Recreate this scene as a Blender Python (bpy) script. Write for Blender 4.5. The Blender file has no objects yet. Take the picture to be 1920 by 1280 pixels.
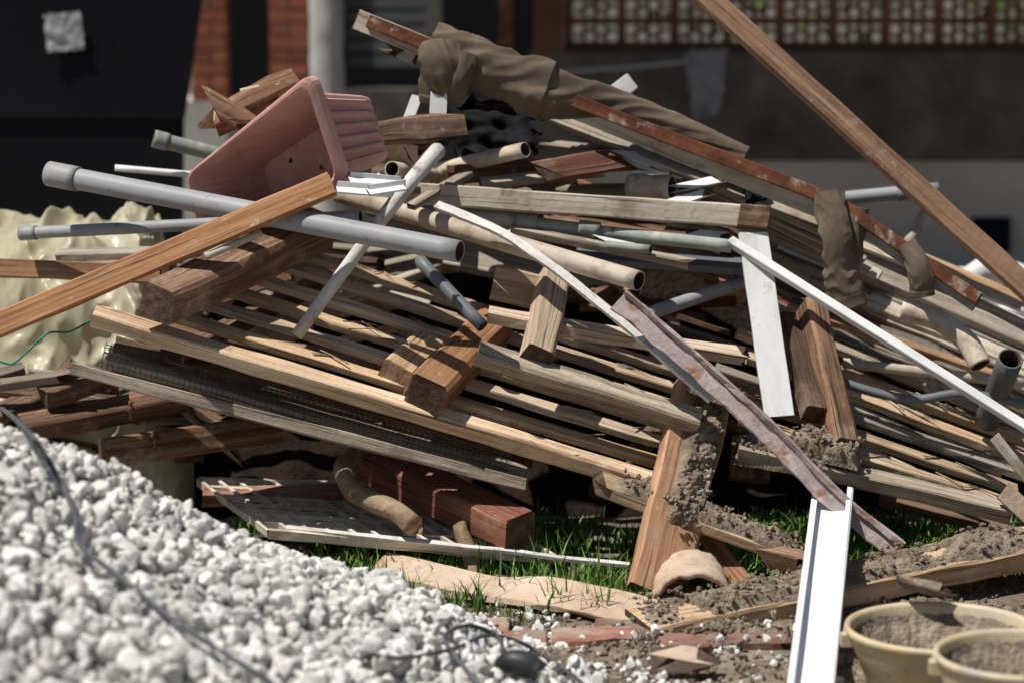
import bpy, math, random
import numpy as np
from mathutils import Vector, noise, Matrix
random.seed(7); np.random.seed(7)
V=Vector
CAMY=-8.0; CAMZ=2.0; PITCH=math.radians(10); F=6000.0
# ---- survey helper: world position of a measured sight line where it meets the vertical plane y
def pt(px,py,y):
    f=V((0,math.cos(PITCH),-math.sin(PITCH))); u=V((0,math.sin(PITCH),math.cos(PITCH)))
    d=f+V((1,0,0))*((px-960)/F)-u*((py-640)/F)
    t=(y-CAMY)/d.y
    return V((0,CAMY,CAMZ))+d*t
def toV(p): return pt(*p) if isinstance(p,tuple) else p
def nz(x,y=0,z=0): return noise.noise(V((x,y,z)))
# ---------------- materials
MATS={}
def mat(name,cols,scale=(3,3,3),detail=6,rough=.8,bump=.3,bdist=.004,dirt=None,metal=0,contrast=(.3,.7),rndamt=.35,trans=0,spec=.4,fine=60,streak=None,sat=None):
    m=bpy.data.materials.new(name); m.use_nodes=True; nt=m.node_tree; N=nt.nodes; L=nt.links
    b=N["Principled BSDF"]; b.inputs["Roughness"].default_value=rough; b.inputs["Metallic"].default_value=metal
    b.inputs["Specular IOR Level"].default_value=spec
    if trans: b.inputs["Transmission Weight"].default_value=trans
    a=N.new("ShaderNodeAttribute"); a.attribute_name="gc"
    r=N.new("ShaderNodeAttribute"); r.attribute_name="rnd"
    mp=N.new("ShaderNodeMapping"); mp.inputs["Scale"].default_value=scale
    L.new(a.outputs["Vector"],mp.inputs["Vector"])
    n=N.new("ShaderNodeTexNoise"); n.inputs["Scale"].default_value=1; n.inputs["Detail"].default_value=detail; n.inputs["Roughness"].default_value=.66
    n.inputs["Distortion"].default_value=.25
    L.new(mp.outputs[0],n.inputs["Vector"])
    cr=N.new("ShaderNodeValToRGB"); L.new(n.outputs["Fac"],cr.inputs["Fac"])
    el=cr.color_ramp.elements
    k=len(cols)
    for i,c in enumerate(cols):
        p=contrast[0]+(contrast[1]-contrast[0])*i/max(1,k-1)
        if i<2: e=el[i]; e.position=p
        else: e=el.new(p)
        e.color=(*c,1)
    out=cr.outputs["Color"]; height=n.outputs["Fac"]
    def mixin(out,vec,ds,lo,hi,dc,detail=6):
        n2=N.new("ShaderNodeTexNoise"); n2.inputs["Scale"].default_value=ds; n2.inputs["Detail"].default_value=detail; n2.inputs["Roughness"].default_value=.65
        L.new(vec,n2.inputs["Vector"])
        r2=N.new("ShaderNodeMapRange"); r2.inputs["From Min"].default_value=lo; r2.inputs["From Max"].default_value=hi
        L.new(n2.outputs["Fac"],r2.inputs["Value"])
        mx=N.new("ShaderNodeMix"); mx.data_type='RGBA'
        L.new(r2.outputs[0],mx.inputs["Factor"]); L.new(out,mx.inputs["A"]); mx.inputs["B"].default_value=(*dc,1)
        return mx.outputs["Result"],r2.outputs[0]
    for (dc,ds,lo,hi) in (dirt or []): out,_=mixin(out,a.outputs["Vector"],ds,lo,hi,dc)
    crack=None
    if streak:
        mp2=N.new("ShaderNodeMapping"); mp2.inputs["Scale"].default_value=(2.5,130,130); L.new(a.outputs["Vector"],mp2.inputs["Vector"])
        out,crack=mixin(out,mp2.outputs[0],1,.57,.69,streak,3)
    if rndamt:
        mr=N.new("ShaderNodeMapRange"); mr.inputs["To Min"].default_value=1-rndamt; mr.inputs["To Max"].default_value=1+rndamt*.6
        L.new(r.outputs["Fac"],mr.inputs["Value"])
        hs=N.new("ShaderNodeHueSaturation"); L.new(mr.outputs[0],hs.inputs["Value"]); L.new(out,hs.inputs["Color"]); out=hs.outputs["Color"]
        if sat:
            mm=N.new("ShaderNodeMath"); mm.operation='MULTIPLY'; mm.inputs[1].default_value=7.31; L.new(r.outputs["Fac"],mm.inputs[0])
            fr=N.new("ShaderNodeMath"); fr.operation='FRACT'; L.new(mm.outputs[0],fr.inputs[0])
            ms=N.new("ShaderNodeMapRange"); ms.inputs["To Min"].default_value=sat[0]; ms.inputs["To Max"].default_value=sat[1]; L.new(fr.outputs[0],ms.inputs["Value"]); L.new(ms.outputs[0],hs.inputs["Saturation"])
    L.new(out,b.inputs["Base Color"])
    nf=N.new("ShaderNodeTexNoise"); nf.inputs["Scale"].default_value=fine; nf.inputs["Detail"].default_value=5
    L.new(a.outputs["Vector"],nf.inputs["Vector"])
    ad=N.new("ShaderNodeMath"); ad.operation='ADD'; L.new(height,ad.inputs[0]); L.new(nf.outputs["Fac"],ad.inputs[1])
    hh=ad.outputs[0]
    if crack:
        sb=N.new("ShaderNodeMath"); sb.operation='SUBTRACT'; L.new(hh,sb.inputs[0]); L.new(crack,sb.inputs[1]); hh=sb.outputs[0]
    bp=N.new("ShaderNodeBump"); bp.inputs["Strength"].default_value=bump; bp.inputs["Distance"].default_value=bdist
    L.new(hh,bp.inputs["Height"]); L.new(bp.outputs[0],b.inputs["Normal"])
    MATS[name]=m; return m
G=(2.2,44,44); ST_=(.13,.075,.042); S=(.74,1.08)
DUST=((.52,.44,.34),34,.6,.74)
mat("wood_tan",[(.28,.165,.085),(.54,.375,.225),(.73,.57,.39)],G,dirt=[((.24,.145,.08),5,.54,.8),((.70,.60,.47),9,.58,.8),((.15,.095,.06),28,.63,.75)],bump=.5,streak=ST_,sat=S)
mat("wood_orange",[(.18,.082,.038),(.38,.20,.10),(.52,.315,.18)],G,dirt=[((.13,.07,.038),6,.56,.8),((.50,.38,.27),13,.6,.8),DUST],bump=.4,streak=ST_,sat=(.78,1.08))
mat("wood_brown",[(.05,.025,.015),(.155,.082,.046),(.31,.19,.12)],G,dirt=[((.38,.29,.21),7,.55,.78),((.03,.018,.012),4,.55,.75),((.42,.35,.27),40,.62,.75)],bump=.6,streak=(.022,.012,.008),sat=(.85,1.12))
mat("wood_red",[(.10,.034,.021),(.22,.088,.054),(.35,.185,.12)],G,dirt=[((.35,.25,.175),9,.54,.8)],bump=.5,streak=(.04,.017,.011),sat=(.85,1.1))
mat("wood_grey",[(.13,.10,.07),(.32,.26,.19),(.50,.43,.335)],G,dirt=[((.11,.072,.045),6,.55,.8),((.10,.078,.055),28,.63,.75)],bump=.6,streak=(.06,.042,.028),sat=(.7,1.05))
mat("wood_cream",[(.29,.235,.165),(.51,.445,.345),(.66,.60,.50)],(1.5,20,20),dirt=[((.24,.155,.095),8,.51,.74),((.1,.07,.05),22,.6,.76)],bump=.4,streak=(.17,.115,.075),sat=(.7,1.05))
mat("wood_end",[(.03,.017,.011),(.085,.050,.032),(.16,.10,.066)],(40,40,40),bump=.7,dirt=[((.24,.175,.115),14,.6,.8)])
mat("wood_end_light",[(.18,.105,.058),(.36,.235,.14),(.48,.345,.235)],(40,40,40),bump=.7,dirt=[((.1,.06,.035),14,.55,.8)])
mat("white_paint",[(.60,.59,.56),(.76,.76,.74),(.83,.83,.82)],(3,10,10),rough=.5,dirt=[((.36,.3,.24),16,.6,.78),((.2,.16,.12),45,.66,.8)],bump=.15,rndamt=.1)
mat("white_chalky",[(.46,.43,.39),(.66,.64,.60),(.79,.77,.74)],(8,20,20),rough=.8,dirt=[((.30,.22,.16),16,.54,.70),((.15,.1,.07),50,.63,.75)],bump=.4,rndamt=.15)
mat("pvc_grey",[(.25,.255,.26),(.32,.325,.335),(.37,.375,.385)],(2,8,8),rough=.5,spec=.25,dirt=[((.44,.40,.34),10,.54,.75),((.10,.08,.06),26,.6,.76),((.50,.48,.45),70,.64,.74)],bump=.08,rndamt=.12)
mat("pvc_dark",[(.10,.11,.12),(.16,.17,.18)],(3,8,8),rough=.5,dirt=[((.3,.26,.2),12,.55,.78)],bump=.1)
mat("pvc_cream",[(.38,.30,.22),(.57,.49,.39),(.68,.61,.53)],(3,12,12),rough=.6,spec=.25,dirt=[((.24,.15,.10),9,.5,.72),((.12,.08,.06),30,.6,.76)],bump=.2,rndamt=.15)
mat("pvc_green",[(.22,.245,.22),(.32,.35,.31),(.44,.46,.42)],(4,10,10),rough=.6,spec=.25,dirt=[((.50,.46,.4),14,.5,.7),((.1,.08,.06),25,.58,.74)],bump=.2)
mat("pipe_inside",[(.03,.025,.02),(.12,.06,.035)],(20,20,20),rough=.9)
mat("rust_brown",[(.06,.02,.011),(.15,.052,.024),(.25,.095,.043)],(8,20,20),rough=.45,dirt=[((.48,.39,.3),16,.56,.69),((.06,.03,.02),10,.58,.75)],bump=.5,rndamt=.1)
mat("rust_purple",[(.28,.21,.20),(.42,.34,.33),(.56,.50,.49)],(6,14,14),rough=.7,dirt=[((.27,.12,.055),14,.52,.66),((.62,.56,.5),22,.56,.70)],bump=.6,rndamt=.1)
mat("aluminium",[(.72,.73,.74),(.82,.83,.84)],(2,10,10),rough=.42,dirt=[((.6,.57,.52),12,.6,.8),((.3,.27,.23),60,.66,.76)],bump=.05,rndamt=.05)
mat("terracotta_plastic",[(.46,.24,.205),(.56,.315,.275),(.62,.37,.325)],(5,5,5),rough=.5,dirt=[((.64,.47,.40),12,.56,.77),((.26,.12,.095),9,.6,.8),((.62,.54,.47),55,.62,.74)],bump=.12,rndamt=.05)
mat("cloth",[(.085,.066,.048),(.14,.11,.08),(.19,.152,.115)],(6,6,6),rough=.95,bump=.35,fine=260,bdist=.002,rndamt=.1,spec=.1,dirt=[((.24,.195,.15),9,.6,.8)])
mat("cloth_dark",[(.008,.008,.01),(.016,.016,.018)],(6,6,6),rough=.8,bump=.1,fine=50,rndamt=.1,spec=.1)
mat("cloth_blue",[(.14,.13,.15),(.24,.23,.25),(.32,.31,.33)],(6,6,6),rough=.9,bump=.3,rndamt=.1)
mat("cloth_navy",[(.012,.015,.03),(.025,.03,.06)],(6,6,6),rough=.9,bump=.3,rndamt=.1)
mat("gravel_white",[(.48,.46,.42),(.70,.68,.64),(.83,.82,.785)],(9,9,9),rough=.85,bump=.5,fine=120,bdist=.003,rndamt=.32,dirt=[((.40,.37,.32),20,.56,.76)],spec=.2)
mat("mud",[(.115,.088,.062),(.25,.20,.15),(.39,.33,.255)],(14,14,14),rough=.95,bump=1,bdist=.008,fine=110,rndamt=.25,spec=.1)
mat("soil",[(.10,.078,.056),(.22,.18,.138),(.35,.30,.245)],(3,3,3),rough=.95,bump=1,bdist=.012,fine=45,rndamt=0,dirt=[((.05,.07,.025),1.7,.54,.64),((.42,.37,.31),11,.6,.76)],spec=.1)
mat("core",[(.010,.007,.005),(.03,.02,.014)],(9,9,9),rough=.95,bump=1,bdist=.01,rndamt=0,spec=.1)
mat("grass_blade",[(.05,.12,.015),(.11,.22,.035),(.22,.34,.08)],(5,5,5),rough=.5,bump=0,rndamt=.5)
mat("brick_red",[(.17,.075,.055),(.28,.125,.09),(.38,.21,.165)],(9,9,9),rough=.9,bump=.5,rndamt=.35,dirt=[((.34,.28,.22),7,.44,.62)])
mat("brick_wall",[(.22,.07,.04),(.34,.115,.068),(.42,.18,.115)],(9,9,9),rough=.9,bump=.5,rndamt=.3)
mat("mortar",[(.20,.18,.16),(.30,.27,.24)],(9,9,9),rough=.95,bump=.4,rndamt=0)
mat("plaster_white",[(.38,.37,.35),(.52,.51,.48),(.62,.61,.58)],(3,3,1),rough=.9,bump=.3,rndamt=0,dirt=[((.2,.18,.16),2.5,.55,.75)])
mat("plaster_beige",[(.42,.365,.30),(.54,.48,.405),(.62,.56,.49)],(1.3,1,1.3),rough=.95,bump=.2,rndamt=0)
mat("cement_dark",[(.045,.040,.036),(.11,.099,.086),(.18,.16,.137)],(3,3,3),rough=.95,bump=.6,rndamt=0,dirt=[((.20,.165,.135),1.5,.55,.7)])
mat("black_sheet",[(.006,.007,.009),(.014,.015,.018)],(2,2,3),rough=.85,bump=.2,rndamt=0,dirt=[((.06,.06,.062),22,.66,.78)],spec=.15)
mat("paper",[(.34,.34,.34),(.46,.46,.46)],(4,4,4),rough=.8,rndamt=0)
mat("vent_brown",[(.14,.062,.033),(.23,.11,.06)],(4,4,4),rough=.9,rndamt=.2)
mat("shutter",[(.08,.088,.092),(.14,.15,.155)],(3,3,3),rough=.6,rndamt=.1)
mat("plastic_sheet",[(.50,.46,.31),(.64,.60,.44),(.74,.71,.58)],(4,4,4),rough=.28,bump=.25,fine=25,rndamt=0,dirt=[((.38,.31,.17),5,.52,.72)])
mat("bucket_yellow",[(.50,.36,.16),(.62,.50,.30),(.68,.60,.44)],(5,5,5),rough=.5,bump=.15,rndamt=.1,dirt=[((.46,.42,.36),8,.45,.66),((.25,.21,.17),30,.6,.72)])
mat("rubber_black",[(.018,.019,.02),(.04,.042,.044)],(9,9,9),rough=.5,rndamt=0,bump=.1)
mat("cable_grey",[(.05,.055,.06),(.10,.105,.11)],(9,9,9),rough=.55,rndamt=0,bump=.1,dirt=[((.35,.35,.33),30,.6,.72)])
mat("green_plastic",[(.01,.16,.09),(.02,.28,.16)],(9,9,9),rough=.4,rndamt=0)
mat("bark",[(.15,.10,.06),(.29,.205,.13),(.41,.31,.21)],(12,18,18),rough=.9,bump=1,bdist=.005,rndamt=0)
mat("tile_tan",[(.38,.265,.185),(.51,.385,.285),(.60,.485,.385)],(5,5,5),rough=.9,bump=.6,rndamt=.1,dirt=[((.32,.17,.09),7,.56,.72),((.27,.22,.17),16,.55,.72)])
mat("foliage",[(.02,.045,.01),(.06,.11,.02),(.12,.18,.04)],(9,9,9),rough=.6,rndamt=.5)
nt=MATS["plastic_sheet"].node_tree; b_=nt.nodes["Principled BSDF"]; tr=nt.nodes.new("ShaderNodeBsdfTranslucent"); tr.inputs["Color"].default_value=(.8,.74,.5,1)
mxs=nt.nodes.new("ShaderNodeMixShader"); mxs.inputs[0].default_value=.25; nt.links.new(b_.outputs[0],mxs.inputs[1]); nt.links.new(tr.outputs[0],mxs.inputs[2]); nt.links.new(mxs.outputs[0],nt.nodes["Material Output"].inputs[0])
# ---------------- mesh builder
class MB:
    def __init__(s): s.v=[];s.f=[];s.g=[];s.r=[];s.m=[];s.ms=[];s.sm=[]
    def mi(s,name):
        if name not in s.ms: s.ms.append(name)
        return s.ms.index(name)
    def add(s,vs,fs,gs,rnd,mn,smooth=False,fm=None):
        o=len(s.v); s.v+= [tuple(v) for v in vs]; s.g+=[tuple(g) for g in gs]; s.r+=[rnd]*len(vs)
        for i,f in enumerate(fs):
            s.f.append(tuple(o+k for k in f)); s.m.append(s.mi(fm[i] if fm else mn)); s.sm.append(smooth)
    def obj(s,name,parent=None):
        me=bpy.data.meshes.new(name); A=np.array(s.v); c=(A.min(0)+A.max(0))/2
        if parent: c=np.zeros(3)
        me.from_pydata((A-c).tolist(),[],s.f)
        a=me.attributes.new("gc",'FLOAT_VECTOR','POINT'); a.data.foreach_set("vector",np.array(s.g,dtype=np.float32).ravel())
        a=me.attributes.new("rnd",'FLOAT','POINT'); a.data.foreach_set("value",np.array(s.r,dtype=np.float32))
        for n in s.ms: me.materials.append(MATS[n])
        me.polygons.foreach_set("material_index",s.m); me.polygons.foreach_set("use_smooth",s.sm); me.update()
        o=bpy.data.objects.new(name,me); bpy.context.scene.collection.objects.link(o); o.location=c
        if parent:
            o.parent=parent; o.matrix_parent_inverse=Matrix.Translation(-V(parent.location))
        return o
def empty(name,loc=(0,0,0)):
    e=bpy.data.objects.new(name,None); e.location=loc; bpy.context.scene.collection.objects.link(e); return e
def frame(d,n):
    d=d.normalized(); s=d.cross(n)
    if s.length<1e-4: s=d.cross(V((1,0,0)))
    s.normalize(); n=s.cross(d).normalized(); return d,s,n
def board(mb,a,b,w,t,m,n=(0,-.25,1),end="wood_end",bow=0,rough=.002,broken=0,rnd=None,ch=.11):
    a=toV(a);b=toV(b); L=(b-a).length; d,s,n=frame(b-a,V(n)); rnd=random.random() if rnd is None else rnd
    seg=max(4,int(L/.045)); off=V((random.uniform(0,50),random.uniform(0,50),random.uniform(0,50)))
    c=min(w,t)*ch
    prof=[(-w/2+c,-t/2),(w/2-c,-t/2),(w/2,-t/2+c),(w/2,t/2-c),(w/2-c,t/2),(-w/2+c,t/2),(-w/2,t/2-c),(-w/2,-t/2+c)]
    vs=[];gs=[];fs=[];fm=[]
    for i in range(seg+1):
        u=i/seg
        for k,(y,z) in enumerate(prof):
            x=u*L
            if broken and i in(0,seg):
                if broken>=2 or i==seg: x+= (random.uniform(-.05,.03))*broken*.7
            else:
                if i in (0,seg): x+=random.uniform(-.003,.003)
            e=off+V((x*7,y*30,z*30)); e2=off+V((x*38,y*60,z*60))
            dy=noise.noise(e)*rough*1.5+noise.noise(e2)*rough*.25; dz=noise.noise(e+V((31,7,3)))*rough*1.5+noise.noise(e2+V((3,9,1)))*rough*.2
            bz=bow*4*u*(1-u)+ nz(off.x+x*1.2)*.006
            P=a+d*x+s*(y+dy)+n*(z+dz+bz)
            vs.append(P); gs.append((x+off.x,y+off.y,z+off.z))
    for i in range(seg):
        for k in range(8):
            k2=(k+1)%8
            fs.append((i*8+k,i*8+k2,(i+1)*8+k2,(i+1)*8+k)); fm.append(m)
    fs.append(tuple(range(7,-1,-1))); fm.append(end); fs.append(tuple(seg*8+k for k in range(8))); fm.append(end)
    mb.add(vs,fs,gs,rnd,m,False,fm)
def B(name,a,b,w,t,m,**k):
    mb=MB(); board(mb,a,b,w,t,m,**k); return mb.obj(name)
def smoothpath(pts,n):
    P=[toV(p) for p in pts]
    if len(P)==2: return [P[0].lerp(P[1],i/n) for i in range(n+1)]
    out=[];K=len(P)-1
    for i in range(n+1):
        u=i/n*K; j=min(int(u),K-1); t=u-j
        p0=P[max(j-1,0)];p1=P[j];p2=P[j+1];p3=P[min(j+2,K)]
        out.append(.5*((2*p1)+(p2-p0)*t+(2*p0-5*p1+4*p2-p3)*t*t+(3*p1-p0-3*p2+p3)*t**3))
    return out
def strip(mb,pts,w,t,m,n=(0,-.3,1),seg=40,rough=.003,rnd=.6):
    P=smoothpath(pts,seg); vs=[];gs=[];fs=[];acc=0;o=random.uniform(0,40)
    for i,p in enumerate(P):
        d,s,nn=frame(P[min(i+1,seg)]-P[max(i-1,0)],V(n))
        if i: acc+=(p-P[i-1]).length
        for (y,z) in [(-w/2,-t/2),(w/2,-t/2),(w/2,t/2),(-w/2,t/2)]:
            e=nz(acc*16+o,y*40,z*60)*rough*2.5+nz(acc*60+o,y*40)*rough
            vs.append(p+s*(y+(e if y>0 else -e*.7))+nn*(z+nz(acc*12+o,9)*rough*1.5)); gs.append((acc+o,y,z))
    for i in range(seg):
        for k in range(4): k2=(k+1)%4; fs.append((i*4+k,i*4+k2,(i+1)*4+k2,(i+1)*4+k))
    fs.append((3,2,1,0)); fs.append(tuple(seg*4+k for k in range(4)))
    mb.add(vs,fs,gs,rnd,m)
def tube(mb,pts,r,m,n=None,sides=20,hollow=True,inner="pipe_inside",rf=None,wall=.14,wob=0,capm=None):
    K0=[toV(p) for p in pts]; L=sum((K0[i+1]-K0[i]).length for i in range(len(K0)-1))
    n=n or max(6,int(L/.05)); P=smoothpath(K0,n)
    off=random.uniform(0,50); nrm=None; vs=[];gs=[];fs=[];fm=[]
    rows=[];acc=0
    for i,p in enumerate(P):
        d=(P[min(i+1,n)]-P[max(i-1,0)]).normalized()
        if nrm is None:
            nrm=d.cross(V((0,0,1))); 
            if nrm.length<.01: nrm=d.cross(V((1,0,0)))
            nrm.normalize()
        nrm=(nrm-d*nrm.dot(d)).normalized(); bn=d.cross(nrm)
        if i: acc+=(p-P[i-1]).length
        rr=r*(rf(i/n) if rf else 1)
        rows.append((p,nrm.copy(),bn,rr,acc))
    def ring(p,a,b,rr,ac,sc):
        for k in range(sides):
            th=2*math.pi*k/sides; R=rr*sc
            if wob: R*=1+wob*nz(ac*14+off,math.cos(th)*1.3,math.sin(th)*1.3)
            q=a*math.cos(th)+b*math.sin(th); vs.append(p+q*R); gs.append((ac+off,q.x*rr*1,q.z*rr))
    for (p,a,b,rr,ac) in rows: ring(p,a,b,rr,ac,1)
    def skin(o,cnt,flip,mn):
        for i in range(cnt-1):
            for k in range(sides):
                k2=(k+1)%sides; q=(o+i*sides+k,o+i*sides+k2,o+(i+1)*sides+k2,o+(i+1)*sides+k)
                fs.append(q[::-1] if flip else q); fm.append(mn)
    skin(0,len(rows),False,m)
    if hollow:
        o=len(vs)
        for (p,a,b,rr,ac) in rows: ring(p,a,b,rr,ac,1-wall)
        skin(o,len(rows),True,inner)
        for k in range(sides):
            k2=(k+1)%sides
            fs.append((k2,k,o+k,o+k2)); fm.append(m)
            e=(len(rows)-1)*sides; fs.append((e+k,e+k2,o+e+k2,o+e+k)); fm.append(m)
    else:
        e=(len(rows)-1)*sides
        fs.append(tuple(range(sides-1,-1,-1))); fm.append(capm or m); fs.append(tuple(e+k for k in range(sides))); fm.append(capm or m)
    mb.add(vs,fs,gs,random.random(),m,True,fm)
def T(name,pts,r,m,coup=(),**k):
    mb=MB(); tube(mb,pts,r,m,**k)
    if coup:
        P=[toV(p) for p in pts]
        for (u0,u1) in coup:
            a=P[0].lerp(P[-1],u0); b=P[0].lerp(P[-1],u1)
            tube(mb,[a,b],r*1.17,m,sides=20,n=4,wall=.13)
    return mb.obj(name)
def box(mb,p0,p1,m,rnd=None):
    (x0,y0,z0),(x1,y1,z1)=p0,p1
    vs=[(x,y,z) for x in(x0,x1) for y in(y0,y1) for z in(z0,z1)]
    fs=[(0,1,3,2),(4,6,7,5),(0,4,5,1),(2,3,7,6),(0,2,6,4),(1,5,7,3)]
    o=random.uniform(0,9)
    mb.add(vs,fs,[(a+o,b,c) for a,b,c in vs],random.random() if rnd is None else rnd,m)
# ---------------- ground
mb=MB(); n=110
xs=np.concatenate([np.linspace(-120,-4,12),np.linspace(-3.6,3.6,n),np.linspace(4,120,12)])
ys=np.concatenate([np.linspace(-30,-4,8),np.linspace(-3.6,4.4,n),np.linspace(5,200,14)])
vs=[]
def gz(x,y): return nz(x*3,y*3)*.012+nz(x*11,y*11,4)*.010+nz(x*30,y*30,4)*.004-.008 if abs(x)<4 and -4<y<4.5 else -.008
for y in ys:
    for x in xs: vs.append((x,y,gz(x,y)))
nx=len(xs); fs=[(j*nx+i,j*nx+i+1,(j+1)*nx+i+1,(j+1)*nx+i) for j in range(len(ys)-1) for i in range(nx-1)]
mb.add(vs,fs,vs,.5,"soil",True); mb.obj("ground")
# ---------------- gravel
AX,AY,AH,SL=-2.3,-1.3,1.12,.458
def gh(x,y):
    dy=y-AY
    if dy>0: dy*=1.6
    d=math.sqrt((x-AX)**2+dy*dy)
    return AH-SL*d+nz(x*2.2,y*2.2)*.05+nz(x*6,y*6)*.025 - .12*max(0,1-d/.6)
def ongravel(px,py,lift=.015):
    y=-5.0
    while y<3:
        p=pt(px,py,y)
        if p.z<=max(gh(p.x,p.y),0)+lift: return p
        y+=.005
    return pt(px,py,0)
def stone_templates(k,sub=2,seed=0):
    import bmesh
    out=[]
    for i in range(k):
        bm=bmesh.new(); bmesh.ops.create_icosphere(bm,subdivisions=sub,radius=1)
        A=np.array([v.co[:] for v in bm.verts]); Fc=np.array([[v.index for v in f.verts] for f in bm.faces]); bm.free()
        rs=np.random.RandomState(seed+i)
        for _ in range(11):
            nn=rs.normal(size=3); nn/=np.linalg.norm(nn); h=rs.uniform(.42,.8)
            dd=A@nn-h; A-=np.outer(np.maximum(dd,0),nn)
        A*=rs.uniform(.7,1.25,size=3); out.append((A,Fc))
    return out
def rot_rand():
    q=np.random.normal(size=4); q/=np.linalg.norm(q); w,x,y,z=q
    return np.array([[1-2*(y*y+z*z),2*(x*y-z*w),2*(x*z+y*w)],[2*(x*y+z*w),1-2*(x*x+z*z),2*(y*z-x*w)],[2*(x*z-y*w),2*(y*z+x*w),1-2*(x*x+y*y)]])
def stones(name,places,matn,tmpl,extra=None,parent=None):
    VV=[];FF=[];RR=[];GG=[];o=0
    if extra:
        ev,ef=extra; VV.append(np.array(ev)); FF.append(np.array(ef)); RR.append(np.full(len(ev),-.8)); GG.append(np.array(ev)); o=len(ev)  # base takes the darkest tone, painting shade into gaps between stones
    for (x,y,z,s) in places:
        A,Fc=random.choice(tmpl); P=(A@rot_rand().T)*s+np.array([x,y,z]); VV.append(P); FF.append(Fc+o); o+=len(A)
        RR.append(np.full(len(A),random.random())); GG.append(A*s*1.3+np.array([random.uniform(0,9),x,y]))
    A=np.concatenate(VV); Fa=np.concatenate(FF)
    me=bpy.data.meshes.new(name); me.vertices.add(len(A)); me.vertices.foreach_set("co",A.astype(np.float32).ravel())
    me.loops.add(len(Fa)*3); me.loops.foreach_set("vertex_index",Fa.astype(np.int32).ravel())
    me.polygons.add(len(Fa)); me.polygons.foreach_set("loop_start",np.arange(0,len(Fa)*3,3,dtype=np.int32))
    me.update(calc_edges=True)
    a=me.attributes.new("gc",'FLOAT_VECTOR','POINT'); a.data.foreach_set("vector",np.concatenate(GG).astype(np.float32).ravel())
    a=me.attributes.new("rnd",'FLOAT','POINT'); a.data.foreach_set("value",np.concatenate(RR).astype(np.float32))
    me.materials.append(MATS[matn]); me.polygons.foreach_set("use_smooth",[False]*len(Fa))
    ob=bpy.data.objects.new(name,me); bpy.context.scene.collection.objects.link(ob)
    if parent: ob.parent=parent; ob.matrix_parent_inverse=Matrix.Translation(-V(parent.location))
    return ob
TM=stone_templates(14)
pl=[]
for _ in range(20500):
    x=random.uniform(-1.9,.75); y=random.uniform(-3.4,.4)
    h=gh(x,y)
    if h<-.02-random.random()*.05: continue
    s=random.choice([.009,.013,.016,.018,.021,.024,.027])*random.uniform(.8,1.2)
    pl.append((x,y,max(h,0)+random.uniform(-.010,.012),s))
for _ in range(1600):
    x=random.gauss(-.15,.4); y=random.gauss(-1.1,.35); h=gh(x,y)
    if h>0 or h<-.3: continue
    pl.append((x,y,.004,random.uniform(.006,.014)))
ev=[];ef=[];NG=150;gx=np.linspace(-5,1,NG);gy=np.linspace(-4.2,1.5,NG)
for y in gy:
    for x in gx: ev.append((x,y,max(gh(x,y)-.022,-.05)))
for j in range(NG-1):
    for i in range(NG-1):
        q=j*NG+i; ef+= [(q,q+1,q+NG+1),(q,q+NG+1,q+NG)]
stones("gravel_heap",pl,"gravel_white",TM,(ev,ef))
# ---------------- background building
bld=empty("brick_building",(0,5,0))
YB=5.0
def X(px,y): return pt(px,640,y).x
def Z(py,y): return pt(960,py,y).z
def bricks(mb,x0,x1,y0,y1,z0,z1,bw=.17,bh=.045,gap=.009):
    box(mb,(x0+.006,y0+.006,z0),(x1-.006,y1-.006,z1),"mortar")
    z=z0;r=0
    while z+bh<z1:
        x=x0-(bw/2 if r%2 else 0)
        while x<x1:
            a=max(x,x0);b=min(x+bw-gap,x1)
            if b-a>.02: box(mb,(a,y0,z),(b,y1,z+bh),"brick_wall")
            x+=bw
        z+=bh+gap;r+=1
mb=MB(); bricks(mb,X(368,YB),X(432,YB),YB,YB+.2,Z(190,YB),3); bricks(mb,X(513,YB),X(582,YB),YB,YB+.2,Z(190,YB),3); mb.obj("brick_piers",bld)
mb=MB(); box(mb,(X(330,YB),YB,-.05),(X(432,YB),YB+.25,Z(190,YB)),"plaster_white"); box(mb,(X(513,YB),YB,-.05),(X(582,YB),YB+.25,Z(190,YB)),"plaster_white")
box(mb,(X(432,YB),YB+.03,-.05),(X(513,YB),YB+.23,Z(230,YB)),"plaster_white")
mb.obj("plaster_plinth",bld)
mb=MB(); tube(mb,[V((X(622,YB),YB-.15,-.05)),V((X(622,YB),YB-.15,1.0)),V((X(620,YB),YB-.15,3))],.07,"plaster_white",hollow=False,wob=.15); mb.obj("column",bld)
mb=MB()
for i in range(40):
    z=Z(130,YB)+i*.06; box(mb,(X(655,YB),YB+.1+(.0),z),(X(800,YB),YB+.13,z+.045),"shutter"); box(mb,(X(655,YB),YB+.135,z+.03),(X(800,YB),YB+.16,z+.065),"shutter")
mb.obj("roller_shutter",bld)
mb=MB(); box(mb,(X(640,YB),YB+.05,-.05),(X(1010,YB),YB+.25,Z(170,YB)),"cement_dark"); box(mb,(X(300,YB),YB+1.6,-.05),(X(1050,YB+1.6),YB+1.8,3),"black_sheet")  # black back panel paints the darkness inside the openings
box(mb,(X(800,YB),YB+.1,0),(X(830,YB),YB+.2,3),"cement_dark"); box(mb,(X(935,YB),YB+.02,0),(X(962,YB),YB+.12,3),"wood_brown")
mb.obj("doorway",bld)
mb=MB(); zt=Z(95,YB)
box(mb,(X(990,YB),YB-.05,Z(300,YB)),(X(2400,YB),YB+.2,zt),"cement_dark")
box(mb,(X(990,YB),YB-.04,-.05),(X(2400,YB),YB+.2,Z(300,YB)),"plaster_beige")
box(mb,(X(1000,YB),YB-.06,zt),(X(1055,YB),YB+.2,3),"vent_brown")
mb.obj("lower_wall",bld)
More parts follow.
